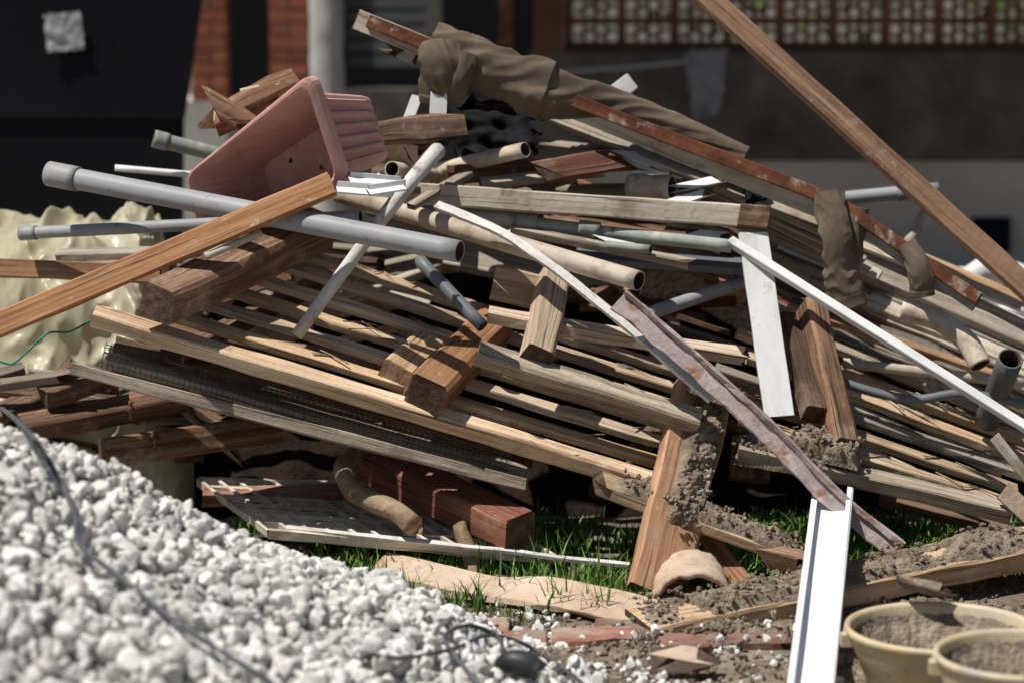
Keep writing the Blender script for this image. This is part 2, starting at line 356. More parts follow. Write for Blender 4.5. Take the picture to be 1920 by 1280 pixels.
mb=MB(); cw=.215; ch=.098; x0=X(1057,YB)
for r in range(10):
    z=zt+.004+r*ch
    for c in range(26):
        x=x0+c*cw; y0=YB+.02;y1=YB+.09
        box(mb,(x,y0,z),(x+cw-.002,y1,z+.026),"vent_brown"); box(mb,(x,y0-.003,z+.027),(x+.036,y1,z+ch-.001),"vent_brown")
        for k in range(1,4):
            xc=x+.036+k*(cw-.036)/4
            box(mb,(xc-.007,y0+.004,z+.027),(xc+.007,y1-.01,z+ch-.001),"vent_brown")
        for k in range(4):
            xc=x+.036+(k+.5)*(cw-.036)/4; zz=z+.027+(ch-.027)/2+(.010 if k%2 else -.010)
            box(mb,(xc-.0155,y0+.008,zz-.007),(xc+.0155,y1-.012,zz+.007),"vent_brown")
mb.obj("breeze_block_screen",bld)
mb=MB(); box(mb,(X(560,YB),4.0,2.45),(X(2500,YB),5.5,2.52),"cement_dark"); mb.obj("added_shade_roof",bld)  # unseen roof added to keep the sun off the wall below
mb=MB(); box(mb,(-2,7.6,-.05),(8,7.8,2.4),"plaster_white"); mb.obj("added_bright_backing")  # white backing added so the screen openings look bright
mb=MB()
for _ in range(1900):
    c=V((random.uniform(-1,6),random.uniform(6.9,7.4),random.uniform(.0,1.5))); 
    if nz(c.x*1.9,c.z*3)<-.05: continue
    a=V([random.gauss(0,1) for _ in range(3)]).normalized()*.05; b=V([random.gauss(0,1) for _ in range(3)]).normalized()*.03
    mb.add([c-a,c+b,c+a,c-b],[(0,1,2,3)],[c]*4,random.random(),"foliage")
mb.obj("garden_shrub")
YH=3.4; mb=MB()
xr0=X(388,YH);xr1=X(352,YH);zs=Z(222,YH)
def slab(mb,poly,y0,y1,m):
    k=len(poly); vs=[(x,y0,z) for x,z in poly]+[(x,y1,z) for x,z in poly]
    fs=[tuple(range(k)),tuple(range(2*k-1,k-1,-1))]+[(i,i+k,(i+1)%k+k,(i+1)%k) for i in range(k)]
    mb.add(vs,fs,vs,.5,m)
slab(mb,[(-4,zs),(xr1,zs),(xr0,Z(0,YH)),(xr0+.1,2.4),(-4,2.4)],YH,YH+.06,"black_sheet")
slab(mb,[(-4,-.05),(X(340,YH),-.05),(X(350,YH),zs-.004),(-4,zs-.004)],YH+.012,YH+.055,"black_sheet")
mb.obj("black_hoarding")
mb=MB(); 
def sheet(mb,quad,m,nu=24,nv=24,amp=.03,fr=3,ragged=.02):
    q=[toV(p) for p in quad]; nn=(q[1]-q[0]).cross(q[3]-q[0]).normalized(); vs=[];fs=[];o=random.uniform(0,40)
    for j in range(nv+1):
        for i in range(nu+1):
            u=i/nu;v=j/nv; p=q[0].lerp(q[1],u).lerp(q[3].lerp(q[2],u),v)
            r=1-abs(nz(u*fr+o,v*fr*.8,o))*2; r2=nz(u*fr*3+o,v*fr*3,o+5)
            p=p+nn*(amp*r+amp*.35*r2)
            e=min(u,1-u,v,1-v)
            if e<.01: p=p+V((nz(u*9+o,v*9),0,nz(v*9+o,u*9)))*ragged
            vs.append(p)
    for j in range(nv):
        for i in range(nu):
            a=j*(nu+1)+i; fs.append((a,a+1,a+nu+2,a+nu+1))
    mb.add(vs,fs,vs,.5,m,True)
sheet(mb,[(82,28,YH-.02),(150,22,YH-.02),(158,93,YH-.02),(88,98,YH-.02)],"paper",amp=.006,ragged=.008); mb.obj("paper_notice")
mb=MB(); sheet(mb,[(1285,95,4.8),(1365,95,4.8),(1350,215,4.8),(1300,235,4.8)],"cloth_blue",amp=.03); mb.obj("hanging_rag")
mb=MB(); sheet(mb,[(990,120,4.6),(1045,120,4.6),(1050,165,4.6),(985,165,4.6)],"cloth_navy",amp=.03); mb.obj("navy_rag")
mb=MB(); board(mb,(1050,135,4.7),(1290,115,4.7),.012,.012,"pvc_grey"); mb.obj("clothes_line_pole")
mb=MB(); tube(mb,[(1800,600,1.6),(1822,520,1.6),(1870,505,1.6),(1935,530,1.6)],.04,"white_paint"); 
tube(mb,[(1880,560,1.7),(1880,640,1.7)],.14,"white_paint",wall=.1,inner="white_paint"); mb.obj("white_plastic_drain_fitting")
mb=MB(); tube(mb,[(1790,515,2.4),(1790,600,2.4)],.16,"white_paint",wall=.1,inner="white_paint"); mb.obj("white_plastic_tub")
mb=MB(); box(mb,(X(1815,YB),YB-.07,Z(470,YB)),(X(1885,YB),YB-.045,Z(405,YB)),"black_sheet"); mb.obj("window_hole_dark_panel",bld)  # black panel on the wall paints the dark of a window hole
# ---------------- near-black filler core, its colour darkens the gaps inside the pile
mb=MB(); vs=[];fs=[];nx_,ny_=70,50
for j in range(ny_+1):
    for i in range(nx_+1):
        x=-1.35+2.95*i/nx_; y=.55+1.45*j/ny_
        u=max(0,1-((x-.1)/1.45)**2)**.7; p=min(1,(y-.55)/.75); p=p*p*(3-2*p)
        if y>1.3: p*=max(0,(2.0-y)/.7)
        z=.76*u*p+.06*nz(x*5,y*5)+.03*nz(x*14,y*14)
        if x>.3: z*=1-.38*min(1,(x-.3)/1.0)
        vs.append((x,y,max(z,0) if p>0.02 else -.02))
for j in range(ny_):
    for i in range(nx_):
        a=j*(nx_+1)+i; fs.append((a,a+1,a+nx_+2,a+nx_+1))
mb.add(vs,fs,vs,.5,"core",True); mb.obj("dark_filler_core")
def ys_(py): return .98-.98*py/1100
def interp(x,T_):
    for (a,b),(c,d) in zip(T_,T_[1:]):
        if x<=c: return b+(d-b)*max(0,(x-a))/(c-a)
    return T_[-1][1]
TOP=[(200,640),(330,440),(600,350),(700,300),(1000,275),(1250,350),(1450,430),(1650,530),(1920,640),(2300,800)]
BOT=[(200,860),(600,930),(1000,980),(1500,1000),(2300,1000)]
mb=MB()
for _ in range(200):
    px=random.uniform(230,2150); lo=interp(px,TOP)+35; hi=interp(px,BOT)
    py=random.uniform(lo,hi); y=ys_(py)+random.uniform(.16,.32)
    if px<1300 and py>650+(px-135)*.24: continue
    inb = px<1400 and py>470+(px-300)*.15
    if inb and random.random()<.94: continue
    if inb: y+=.22
    if px>1400 and py>640+(px-1400)*.3 and random.random()<.75: continue
    sl=random.gauss(.22,.22); ln=random.uniform(70,260)
    if px>1300: sl=random.gauss(.38,.1)
    a=(px-ln,max(py-ln*sl,interp(px-ln,TOP)+20),y+random.uniform(-.08,.12)); b=(px+ln,py+ln*sl,y+random.uniform(-.12,.05))
    A=toV(a);Bb=toV(b)
    if min(A.z,Bb.z)<.01: continue
    board(mb,A,Bb,random.choice([.03,.045,.06,.09]),random.choice([.015,.022,.03]),random.choice(["wood_grey","wood_brown","wood_brown","wood_cream","wood_red","wood_orange"]),n=(random.gauss(0,.4),random.gauss(-.3,.4),1),broken=random.choice([0,0,1]))
for _ in range(110):
    x=random.uniform(-1.0,1.6); y=random.uniform(1.15,1.9); z=.75*max(.1,(2.0-y)/.9)*(1 if x<.4 else .7)*random.uniform(.5,1)
    dx=random.uniform(.15,.5); board(mb,V((x-dx,y+random.uniform(-.1,.1),z+dx*.3)),V((x+dx,y+random.uniform(-.1,.1),max(.02,z-dx*.4))),random.choice([.045,.06,.09]),.022,random.choice(["wood_grey","wood_brown","wood_cream","wood_tan"]),n=(0,.5,1))
mb.obj("scrap_timber_pile")
# ---------------- right hand stack of long grey boards
UP=(0,-.25,1); FR=(0,-1,.25)
k=0
for py in range(452,690,20):
    st=1190+random.uniform(-20,240)+k*6; en=random.uniform(1880,2150); sl=.42+random.uniform(-.03,.03)
    yl=.86-k*.02; yr=yl-.18
    B("weathered_board",(st,py+(st-1650)*sl,yl),(en,py+(en-1650)*sl,yr),random.choice([.03,.04,.055]),random.choice([.010,.014,.02]),random.choice(["wood_grey","wood_cream","wood_grey","wood_tan","white_chalky"] if k%5==0 else ["wood_grey","wood_cream","wood_cream"]),n=(.1+random.gauss(0,.15),-.3+random.gauss(0,.2),1),end="wood_end_light"); k+=1
# right lower battens
BL=[]
k=0
for py in range(905,640,-36):
    st=random.uniform(1300,1430)+k*8; en=random.uniform(1900,2080); sl=(.24 if k==0 else .30+.015*k)+random.uniform(-.008,.008)
    if k==0: st=1385; en=1895
    y=.0+k*.08
    a=(st,py+(st-1650)*sl,y+.03); b=(en,py+(en-1650)*sl,y-.03); BL.append((a,b))
    B("wooden_batten",a,b,.040 if k else .055,.022 if k else .042,"wood_tan" if k%3 else "wood_grey",n=UP,end="wood_end_light",rnd=.8 if k==0 else None); k+=1
# main batten stack
ST=[175,262,352,402,445,500,550]; EN=[1242,1250,1240,1255,1290,1420,1540]
for k,pc in enumerate([748,705,666,627,589,552,518]):
    sl=.298+k*.003+random.uniform(-.003,.003)*(k>0); y=.0+k*.080
    a=(ST[k],pc+(ST[k]-700)*sl,y+.02); b=(EN[k],pc+(EN[k]-700)*sl,y-.04); BL.append((a,b))
    B("wooden_batten",a,b,.052 if k==0 else .044,.044 if k==0 else .020,"wood_tan",n=(0,-.35,1) if k==0 else UP,end="wood_end_light",rnd=.9 if k==0 else random.uniform(.45,1),rough=.0022)
for (a,b) in [((330,664,.08),(600,530,.55)),((700,804,.08),(900,655,.55)),((1120,925,.08),(1300,735,.55))]:
    B("wooden_bearer",a,b,.05,.04,"wood_brown",rnd=.2)
mb=MB()
for _ in range(120):
    a,b=random.choice(BL); u=random.uniform(.05,.95); A=toV(a);Bb=toV(b); p=A.lerp(Bb,u)+V((0,random.uniform(-.01,.01),.018)); L=random.uniform(.01,.05)
    an=random.uniform(-.9,.9); d=(Bb-A).normalized()*math.cos(an)*L+V((0,1,.1))*math.sin(an)*L
    board(mb,p-d,p+d,random.uniform(.002,.008),random.uniform(.001,.003),random.choice(["wood_cream","wood_tan","wood_brown","mud"]),n=(0,0,1),broken=1)
mb.obj("wood_splinters")
# layer below: mesh-wrapped bundle
for i,(a,b,w,t,m) in enumerate([((190,672,.04),(985,888,.02),.04,.026,"wood_grey"),((215,645,.12),(960,850,.10),.05,.03,"wood_brown"),((210,694,.09),(900,884,.08),.04,.03,"wood_brown"),((240,655,.20),(1000,860,.18),.06,.03,"wood_brown"),((132,690,-.02),(985,908,-.03),.032,.028,"wood_grey")]):
    B("weathered_plank",a,b,w,t,m,n=UP if i!=4 else FR,rnd=.15 if m=="wood_brown" else .5)
mb=MB()
A0=pt(195,657,.0);A1=pt(960,872,-.01);C0=pt(200,642,.09)-A0;D0=pt(190,690,.01)-A0
for i in range(75):
    u=i/75; p=A0.lerp(A1,u); tube(mb,[p+D0*1.05,p,p+C0*.6,p+C0*1.1],.0009,"rubber_black",n=4,sides=4,hollow=False)
for q in (D0*1.0,D0*.66,D0*.33,V((0,0,0)),C0*.4,C0*.8): tube(mb,[A0+q+V((0,-.003,0)),A1+q+V((0,-.003,0))],.0009,"rubber_black",n=20,sides=4,hollow=False,wob=2)
mb.obj("chicken_wire_mesh")
B("dark_timber_beam",(40,800,.25),(345,745,.42),.09,.05,"wood_brown",n=UP,rnd=.5)
B("dark_timber_beam",(150,772,.5),(330,740,.6),.08,.06,"wood_brown",n=UP,rnd=.1)
B("dark_timber_beam",(190,850,.12),(530,800,.3),.075,.07,"wood_brown",n=FR,rnd=.5)
B("dark_timber_beam",(80,745,.3),(210,700,.35),.07,.05,"wood_brown",n=UP,broken=2,rnd=.2)
B("timber_plank",(-20,785,.35),(120,720,.45),.08,.03,"wood_brown",n=UP,rnd=.3)
mb=MB()
for _ in range(40):
    px=random.uniform(-40,420);py=random.uniform(700,870); y=.45+random.uniform(-.1,.25); l=random.uniform(20,110); s_=random.gauss(-.1,.35)
    A=toV((px-l,py-l*s_,y));Bb=toV((px+l,py+l*s_,y+random.uniform(-.1,.1)))
    if min(A.z,Bb.z)<.02: continue
    board(mb,A,Bb,random.choice([.03,.05,.08]),.025,random.choice(["wood_brown","wood_brown","wood_red","wood_grey"]),n=(random.gauss(0,.5),-.3,1),broken=random.choice([0,2]),rnd=random.uniform(0,.4))
mb.obj("scrap_timber_pile")
for (x,y) in [(290,822),(245,765)]:
    mb=MB(); p=pt(x,y,.14); tube(mb,[p-V((0,0,.03)),p+V((0,0,.02))],.005,"rust_brown",sides=8,hollow=False); tube(mb,[p-V((0,0,.006)),p+V((0,0,.004))],.012,"rust_brown",sides=6,hollow=False); mb.obj("rusty_bolt")
lg=MB(); 
for i in range(7):
    a=pt(372+i*22,903+i*16,.42-i*.08); b=pt(800+i*40,915+i*22,.42-i*.085); board(lg,a,b,.012,.026,"wood_cream",n=(0,-.2,1),rnd=.9)
for i in range(13):
    u=i/12; a=pt(372,903,.42).lerp(pt(800,915,.42),u); b=pt(504,1000,-.06).lerp(pt(1040,1047,-.09),u); board(lg,a,b,.009,.022,"wood_cream",rnd=.9)
lg.obj("ventilation_grille")
B("white_trim_strip",(535,988,-.05),(1180,1058,-.14),.018,.01,"white_chalky",n=UP)
B("timber_plank",(380,930,.3),(640,925,.3),.1,.01,"wood_red",n=UP)
B("squared_timber",(690,862,.35),(975,995,-.08),.105,.09,"wood_red",n=(.15,-.35,1),rnd=.9,rough=.004)
mb=MB(); tube(mb,[(665,850,.25),(645,880,.12),(668,925,.04),(730,952,-.04),(775,985,-.1)],.027,"bark",sides=14,hollow=False,wob=.35,capm="wood_end_light",n=26); mb.obj("tree_branch")
mb=MB(); tube(mb,[(862,985,-.02),(872,1015,-.05),(895,1085,-.10)],.02,"bark",sides=12,hollow=False,wob=.4,capm="wood_end_light",n=12); mb.obj("tree_branch")
mb=MB(); tube(mb,[(790,985,-.0),(780,1075,-.02)],.008,"bark",sides=8,hollow=False,wob=.4); mb.obj("twig")
# ---------------- big beams on the battens
B("squared_timber",(296,570,-.06),(600,428,.5),.10,.10,"wood_brown",n=(.25,-.2,1),rnd=1.0,rough=.006)
B("squared_timber",(797,742,-.05),(925,612,.38),.10,.10,"wood_orange",n=(.35,-.2,1),rnd=.25,rough=.004)
B("squared_timber",(742,705,.05),(800,650,.25),.085,.075,"wood_tan",n=(.5,-.2,1),rnd=.4,end="wood_end_light",rough=.004)
B("squared_timber",(1006,672,.0),(1040,515,.33),.075,.07,"wood_tan",n=(.55,-.5,1),rnd=.3,rough=.004)
B("squared_timber",(925,530,.32),(1060,560,.3),.09,.05,"wood_tan",n=FR,rnd=.2)
B("timber_plank",(895,662,.02),(1312,792,-.02),.055,.05,"wood_grey",n=(0,-.6,1),rnd=.8,end="wood_end_light",rough=.004)
B("timber_plank",(915,590,.17),(1402,668,.14),.045,.035,"wood_tan",n=UP,broken=1,rnd=.7,rough=.004)
def mud(mb,a,b,w,n,h=.02,cover=1.0,m="mud"):
    a=toV(a);b=toV(b); L=(b-a).length; d,s,n=frame(b-a,V(n)); o=random.uniform(0,50); vs=[];fs=[]
    seg=max(10,int(L/.009)); ws=max(6,int(w/.009))
    for i in range(seg+1):
        for j in range(ws+1):
            u=i/seg;v=j/ws; e=min(1,min(u,1-u)*8)*min(1,min(v,1-v)*6)
            c=nz(u*L*7+o,v*w*7)+cover-.5
            hh=h*max(-.15,min(1,c*1.8))*e+ h*.5*nz(u*L*35+o,v*w*35)*e+h*.35*nz(u*L*90+o,v*w*90)*e-.003*(1-e)
            vs.append(a+d*(u*L)+s*((v-.5)*w*(1+.12*nz(u*L*12+o,9)))+n*hh)
    for i in range(seg):
        for j in range(ws):
            q=i*(ws+1)+j; fs.append((q,q+ws+1,q+ws+2,q+1))
    mb.add(vs,fs,vs,.5,m,False)
    for _ in range(int(L*w*4200*cover)):
        u=random.random();v=random.uniform(.04,.96); p=a+d*(u*L)+s*((v-.5)*w)
        c=nz(u*L*7+o,v*w*7)+cover-.5
        if c<.0: continue
        A,Fc=random.choice(TM); sc=random.choice([.002,.003,.004,.006,.009]); P=(A@rot_rand().T)*sc+np.array(p+n*(h*min(1,c*1.8)+sc*.3))
        mb.add(P.tolist(),Fc.tolist(),P.tolist(),random.random(),m)
def muddy(name,a,b,w,t,m,n=UP,h=.018,cover=.8,face=1,u0=0,u1=1,shift=0,wf=.98,**k):
    o=B(name,a,b,w,t,m,n=n,**k); a=toV(a);b=toV(b); d,s,nn=frame(b-a,V(n)); mm=MB()
    mud(mm,a.lerp(b,u0)+nn*t/2*face+s*shift*w,a.lerp(b,u1)+nn*t/2*face+s*shift*w,w*wf,n,h,cover=cover); mm.obj("dried_mud",o); return o
muddy("muddy_post",(1225,1118,-.30),(1318,735,.10),.15,.05,"wood_orange",n=(.35,-1,.25),h=.03,cover=1.0,u0=.3,shift=.12,wf=.68,rnd=.9,rough=.006)
B("squared_timber",(1405,900,.05),(1410,820,.1),.1,.05,"wood_brown",n=FR,rnd=.2)
muddy("muddy_plank",(1150,912,-.10),(1500,1040,-.20),.085,.03,"wood_tan",n=(.1,-.25,1),h=.022,cover=1.0,broken=2,wf=.9)
muddy("muddy_plank",(1200,1178,-.60),(1990,1010,-.10),.16,.055,"wood_tan",n=(0,-.12,1),h=.026,cover=1.0,rough=.006,wf=.92,rnd=.5)
mb=MB(); mud(mb,(1375,850,.06),(1560,880,.02),.10,(0,-.3,1),.05,cover=1.2); mb.obj("mortar_lump")
mb=MB(); mud(mb,(1480,835,.05),(1615,865,.0),.09,(0,-.3,1),.045,cover=1.2); mb.obj("mortar_lump")
mb=MB(); mud(mb,(1290,720,.05),(1390,760,.02),.06,(0,-.3,1),.03,cover=1.1); mb.obj("mortar_lump")
B("broken_panel",(735,1068,-.14),(1222,1145,-.52),.13,.018,"tile_tan",n=(0,-.25,1),end="wood_end_light",broken=2,rough=.014,rnd=.8)
B("timber_plank",(1325,1005,-.1),(1400,1100,-.22),.05,.02,"wood_orange",n=FR)
mb=MB(); vs=[];fs=[];c=pt(1297,1112,-.36)
for j in range(15):
    for i in range(25):
        th=math.pi*i/24; l=j/14; R=.098*(1-.12*l)
        e=nz(i*.4,j*.4)*.006
        vs.append(c+V((-math.cos(th)*(R+e),l*.2-.06+.02*nz(i*.5,3)*(j in(0,14)),math.sin(th)*(R*.75+e)+.02*l-.005)))
for j in range(14):
    for i in range(24): q=j*25+i; fs.append((q,q+1,q+26,q+25))
mb.add(vs,fs,vs,.6,"tile_tan",True); o=mb.obj("clay_roof_tile"); md=o.modifiers.new("thick",'SOLIDIFY'); md.thickness=.014
# ---------------- pipes
T("grey_pvc_pipe",[(92,326,.42),(862,472,-.08)],.0285,"pvc_grey",coup=[(0,.075)])
T("grey_pvc_pipe",[(38,438,.50),(676,406,.22)],.0165,"pvc_grey",coup=[(0,.05)])
T("grey_pvc_pipe",[(288,260,.75),(520,318,.8)],.021,"pvc_green",coup=[(0,.12)])
T("thin_white_pipe",[(216,315,.8),(430,334,.8)],.009,"white_paint")
mb=MB(); tube(mb,[(556,630,.12),(700,432,.2),(775,335,.3),(822,282,.42)],.0185,"white_chalky",hollow=False,wob=.15,rf=lambda u:.85+.3*u); mb.obj("white_painted_pole")
T("cream_pvc_pipe",[(635,362,.55),(900,440,.3),(1198,527,-.02)],.026,"pvc_cream",wob=.03)
T("cream_pvc_pipe",[(800,325,.72),(985,281,.5)],.021,"pvc_cream")
T("cream_pvc_pipe",[(735,318,.42),(860,340,.8)],.022,"pvc_cream")
T("grey_green_pvc_pipe",[(880,402,.45),(1100,432,.42),(1372,462,.36)],.018,"pvc_green",coup=[(.18,.26),(.42,.5)])
T("grey_pvc_pipe",[(1090,455,.38),(1220,468,.3)],.012,"pvc_green")
T("grey_pvc_pipe",[(783,485,.25),(905,612,.12)],.017,"pvc_dark")
T("grey_pvc_pipe",[(1205,592,.35),(1395,528,.45)],.018,"pvc_grey")
T("grey_pvc_pipe",[(1450,385,1.1),(1760,355,1.1)],.02,"pvc_grey",coup=[(.75,.88)])
T("grey_pvc_pipe",[(1700,462,1.1),(1752,368,1.15)],.018,"pvc_cream")
T("cream_curved_pipe",[(1690,582,.42),(1760,600,.4),(1812,640,.36),(1838,685,.32)],.03,"pvc_cream",n=24)
T("dark_open_pipe",[(1850,790,.3),(1895,672,.12)],.033,"pvc_dark")
T("flexible_conduit",[(1560,708,.25),(1640,735,.22),(1720,748,.2),(1810,738,.2),(1930,760,.2)],.012,"pvc_dark",n=40,wob=.1)
T("cream_pvc_pipe",[(1580,680,.4),(1920,718,.35)],.014,"pvc_cream")
# ---------------- long planks
B("long_timber_plank",(-60,634,.02),(622,345,.10),.062,.03,"wood_orange",n=(.1,-1,.45),rnd=.95,end="wood_end_light",rough=.0015)
B("timber_plank",(-60,500,.55),(300,515,.5),.05,.03,"wood_orange",n=FR,rnd=.5)
B("timber_plank",(110,478,.6),(500,470,.45),.05,.02,"wood_cream",n=UP)
mb=MB(); tube(mb,[(385,482,.05),(440,458,.07),(490,435,.09)],.010,"wood_cream",sides=8,hollow=False,wob=.5); mb.obj("broken_stick")
B("long_timber_plank",(1275,-50,.75),(1960,572,.62),.062,.035,"wood_orange",n=(-.1,-1,.5),rnd=.45,rough=.0015)
B("painted_steel_channel",(690,40,.62),(1562,376,.42),.036,.02,"rust_brown",n=(.1,-1,.1),rough=.0015)
B("cream_painted_board",(668,36,.645),(1556,398,.445),.055,.012,"wood_cream",n=(.1,-1,.1),rnd=.9)
B("painted_steel_channel",(1580,387,.42),(1835,560,.3),.034,.02,"rust_brown",n=(.1,-1,.1),rough=.0015)
B("cream_painted_board",(1585,405,.44),(1830,572,.32),.04,.012,"wood_cream",n=(.1,-1,.1))
B("cream_painted_board",(740,95,.66),(790,118,.64),.03,.03,"wood_cream",n=FR,broken=2)
for i in range(8):
    B("weathered_board",(1000+i*22,205+i*9,.70+i*.02),(1545+i*15,420+i*14,.50+i*.02),.04,.010,random.choice(["wood_cream","wood_grey"]),n=(random.gauss(0,.1),-.5,1),end="wood_end_light")
B("timber_plank",(790,364,.42),(1430,408,.40),.058,.035,"wood_cream",n=(0,-1,.2),rnd=.5)
B("timber_plank",(1385,404,.395),(1440,410,.395),.062,.04,"wood_brown",n=(0,-1,.2))
B("timber_plank",(960,428,.42),(1290,495,.30),.03,.022,"wood_grey",n=UP,broken=1,rnd=.5)
B("timber_plank",(840,330,.6),(1210,300,.65),.05,.03,"wood_brown",n=FR)
B("timber_plank",(900,345,.55),(1130,322,.6),.05,.02,"wood_grey",n=UP)
B("timber_plank",(1040,318,.55),(1150,300,.5),.06,.04,"wood_red",n=FR,broken=2,rnd=.2)
B("timber_plank",(1000,268,.8),(1250,300,.75),.05,.02,"wood_grey",n=UP)
B("timber_plank",(1020,415,.5),(1360,450,.5),.06,.02,"wood_brown",n=UP)
B("timber_plank",(770,388,.35),(880,325,.5),.03,.015,"wood_grey",n=UP)
B("timber_plank",(1080,480,.45),(1400,500,.45),.08,.02,"pvc_dark",n=UP)
B("white_board",(1125,200,.9),(1185,152,.9),.05,.012,"white_paint",n=FR)
B("white_board",(1150,268,.8),(1290,318,.75),.05,.012,"cloth_blue",n=UP)
B("white_board",(760,240,.7),(782,180,.75),.03,.01,"white_paint",n=FR)
B("white_board",(822,212,.50),(824,168,.51),.045,.004,"white_paint",n=FR)
B("white_flat_board",(1412,438,.38),(1462,782,.10),.078,.014,"white_paint",n=(.15,-1,.5),rough=.001)
B("white_trim_strip",(1368,452,.36),(1935,808,-.02),.028,.02,"white_paint",n=(.1,-.7,1),rough=.001)
mb=MB(); strip(mb,[(818,385,.28),(930,432,.2),(1020,490,.12),(1150,590,.04),(1335,748,-.06)],.026,.010,"white_chalky",n=(.2,-.8,1),rough=.0015); mb.obj("white_bent_trim")
mb=MB(); P_=[(1160,562,-.02),(1240,632,-.05),(1330,712,-.09),(1440,812,-.13),(1560,935,-.17),(1685,1035,-.2)]
strip(mb,P_,.050,.006,"rust_purple",n=(-.3,-1,.9),rough=.004)
strip(mb,[toV(p)+V((.014,-.001,.020)) for p in P_],.012,.012,"rust_purple",n=(.4,-.4,1),rough=.003)
mb.obj("rusty_steel_strip")
B("squared_timber",(1528,775,.08),(1478,600,.38),.06,.055,"wood_brown",n=(.3,-.9,.6),rnd=.15,rough=.004)
B("squared_timber",(1580,838,.02),(1520,575,.36),.062,.075,"wood_brown",n=(.45,-.9,.6),rnd=.9,rough=.004)
B("pale_stick",(1865,818,.0),(1935,905,-.05),.03,.015,"wood_cream",n=FR)
B("pale_stick",(1880,920,-.05),(1960,990,-.07),.05,.02,"tile_tan",n=FR)
for i in range(7): 
    B("rusty_bar",(1810+i*24,1108,-.25),(1850+i*26,1070,.0),.008,.008,"rust_brown")
ch_=MB(); a=pt(1562,932,-.08); b=pt(1515,1345,-1.4); d,s,nn=frame(b-a,V((0,0,1)))
board(ch_,a,b,.098,.004,"aluminium",n=(0,0,1),end="aluminium",rough=0,rnd=.5)
for sg in(-1,1):
    o=s*sg*.049+nn*.013; board(ch_,a+o,b+o,.004,.03,"aluminium",n=(0,0,1),end="aluminium",rough=0,rnd=.5)
    o=s*sg*.042+nn*.028; board(ch_,a+o,b+o,.012,.003,"aluminium",n=(0,0,1),end="aluminium",rough=0,rnd=.5)
ch_.obj("aluminium_channel")
# ---------------- planter box (tipped over, mouth towards the lower left)
def planter():
    mb=MB()
    Q=[pt(358,328,.40),pt(576,158,.10),pt(634,338,.14),pt(378,424,.44)]
    lx=.46; ly=.26
    off=V((.165,.13,.015))
    r=.03
    def corner(cx,cy,a0):
        return [(cx+r*math.cos(a0+math.pi/2*k/4),cy+r*math.sin(a0+math.pi/2*k/4)) for k in range(5)]
    raw=[]
    for c in (corner(lx-r,ly-r,0),corner(r,ly-r,math.pi/2),corner(r,r,math.pi),corner(lx-r,r,1.5*math.pi)): raw.append(c)
    full=[]
    for i,c in enumerate(raw):
        for q in c: full.append((q,None))
        p=c[-1];q2=raw[(i+1)%4][0]; nrm=[(0,1),(-1,0),(0,-1),(1,0)][i]
        for k in range(1,36): t=k/36; full.append(((p[0]+(q2[0]-p[0])*t,p[1]+(q2[1]-p[1])*t),(nrm,k)))
    def ringq(inset,depth,wave=0):
        out=[]
        for (x,y),w in full:
            if w and wave:
                (ax,ay),k=w; wv=wave*math.tanh(3*math.sin(k*.9)); x+=ax*wv; y+=ay*wv
            x=lx/2+(x-lx/2)*(1-2*inset/lx); y=ly/2+(y-ly/2)*(1-2*inset/ly)
            s_=x/lx;t_=y/ly
            out.append(Q[0].lerp(Q[1],s_).lerp(Q[3].lerp(Q[2],s_),t_)+off*depth)
        return out
    R=[ringq(-.012,-.02),ringq(-.020,.01),ringq(-.021,.10),ringq(-.002,.11),ringq(.006,.20),ringq(.012,.26,.005),ringq(.030,.88,.005),ringq(.036,1)]
    I=[ringq(.046,.90),ringq(.030,.5,.003),ringq(.018,.2,.003),ringq(.012,.10),ringq(.004,.0),ringq(-.004,-.03)]
    n=len(R[0]); vs=[p for r_ in R for p in r_]; fs=[]
    for j in range(len(R)-1):
        for k in range(n): fs.append((j*n+k,j*n+(k+1)%n,(j+1)*n+(k+1)%n,(j+1)*n+k))
    fs.append(tuple((len(R)-1)*n+k for k in range(n)))
    o=len(vs); vs+=[p for r_ in I for p in r_]; K=len(I)
    for j in range(K-1):
        for k in range(n): fs.append((o+j*n+k,o+j*n+(k+1)%n,o+(j+1)*n+(k+1)%n,o+(j+1)*n+k))
    fs.append(tuple(o+k for k in range(n-1,-1,-1)))
    for k in range(n): fs.append((o+(K-1)*n+k,o+(K-1)*n+(k+1)%n,(k+1)%n,k))
    mb.add(vs,fs,vs,.5,"terracotta_plastic",False)
    for (s_,t_) in [(.3,.35),(.5,.65),(.72,.35),(.8,.7)]:
        c=Q[0].lerp(Q[1],s_).lerp(Q[3].lerp(Q[2],s_),t_)+off*.893
        tube(mb,[c,c+off*.004],.008,"pipe_inside",sides=12,n=1,hollow=False)  # drainage holes not cut, their darkness painted as discs
    return mb.obj("planter_box")
planter()
B("timber_offcut",(420,222,.52),(545,160,.58),.07,.06,"wood_brown",n=(.2,-.6,1),broken=2,rnd=.8,rough=.008,end="wood_end_light")
B("timber_offcut",(408,198,.5),(470,236,.45),.05,.05,"wood_brown",n=FR,broken=2,rnd=.9,rough=.008)
B("timber_offcut",(455,190,.56),(520,180,.56),.06,.05,"tile_tan",n=FR,broken=1,rough=.008)
B("timber_offcut",(720,250,.5),(845,238,.52),.065,.08,"wood_brown",n=FR,rnd=.7,rough=.01,broken=2)
B("timber_offcut",(730,270,.52),(800,300,.5),.05,.06,"tile_tan",n=UP,rnd=.5,rough=.01,broken=2)
B("timber_offcut",(760,262,.52),(830,262,.5),.05,.05,"wood_brown",n=UP,rnd=.2,broken=2)
mb=MB()
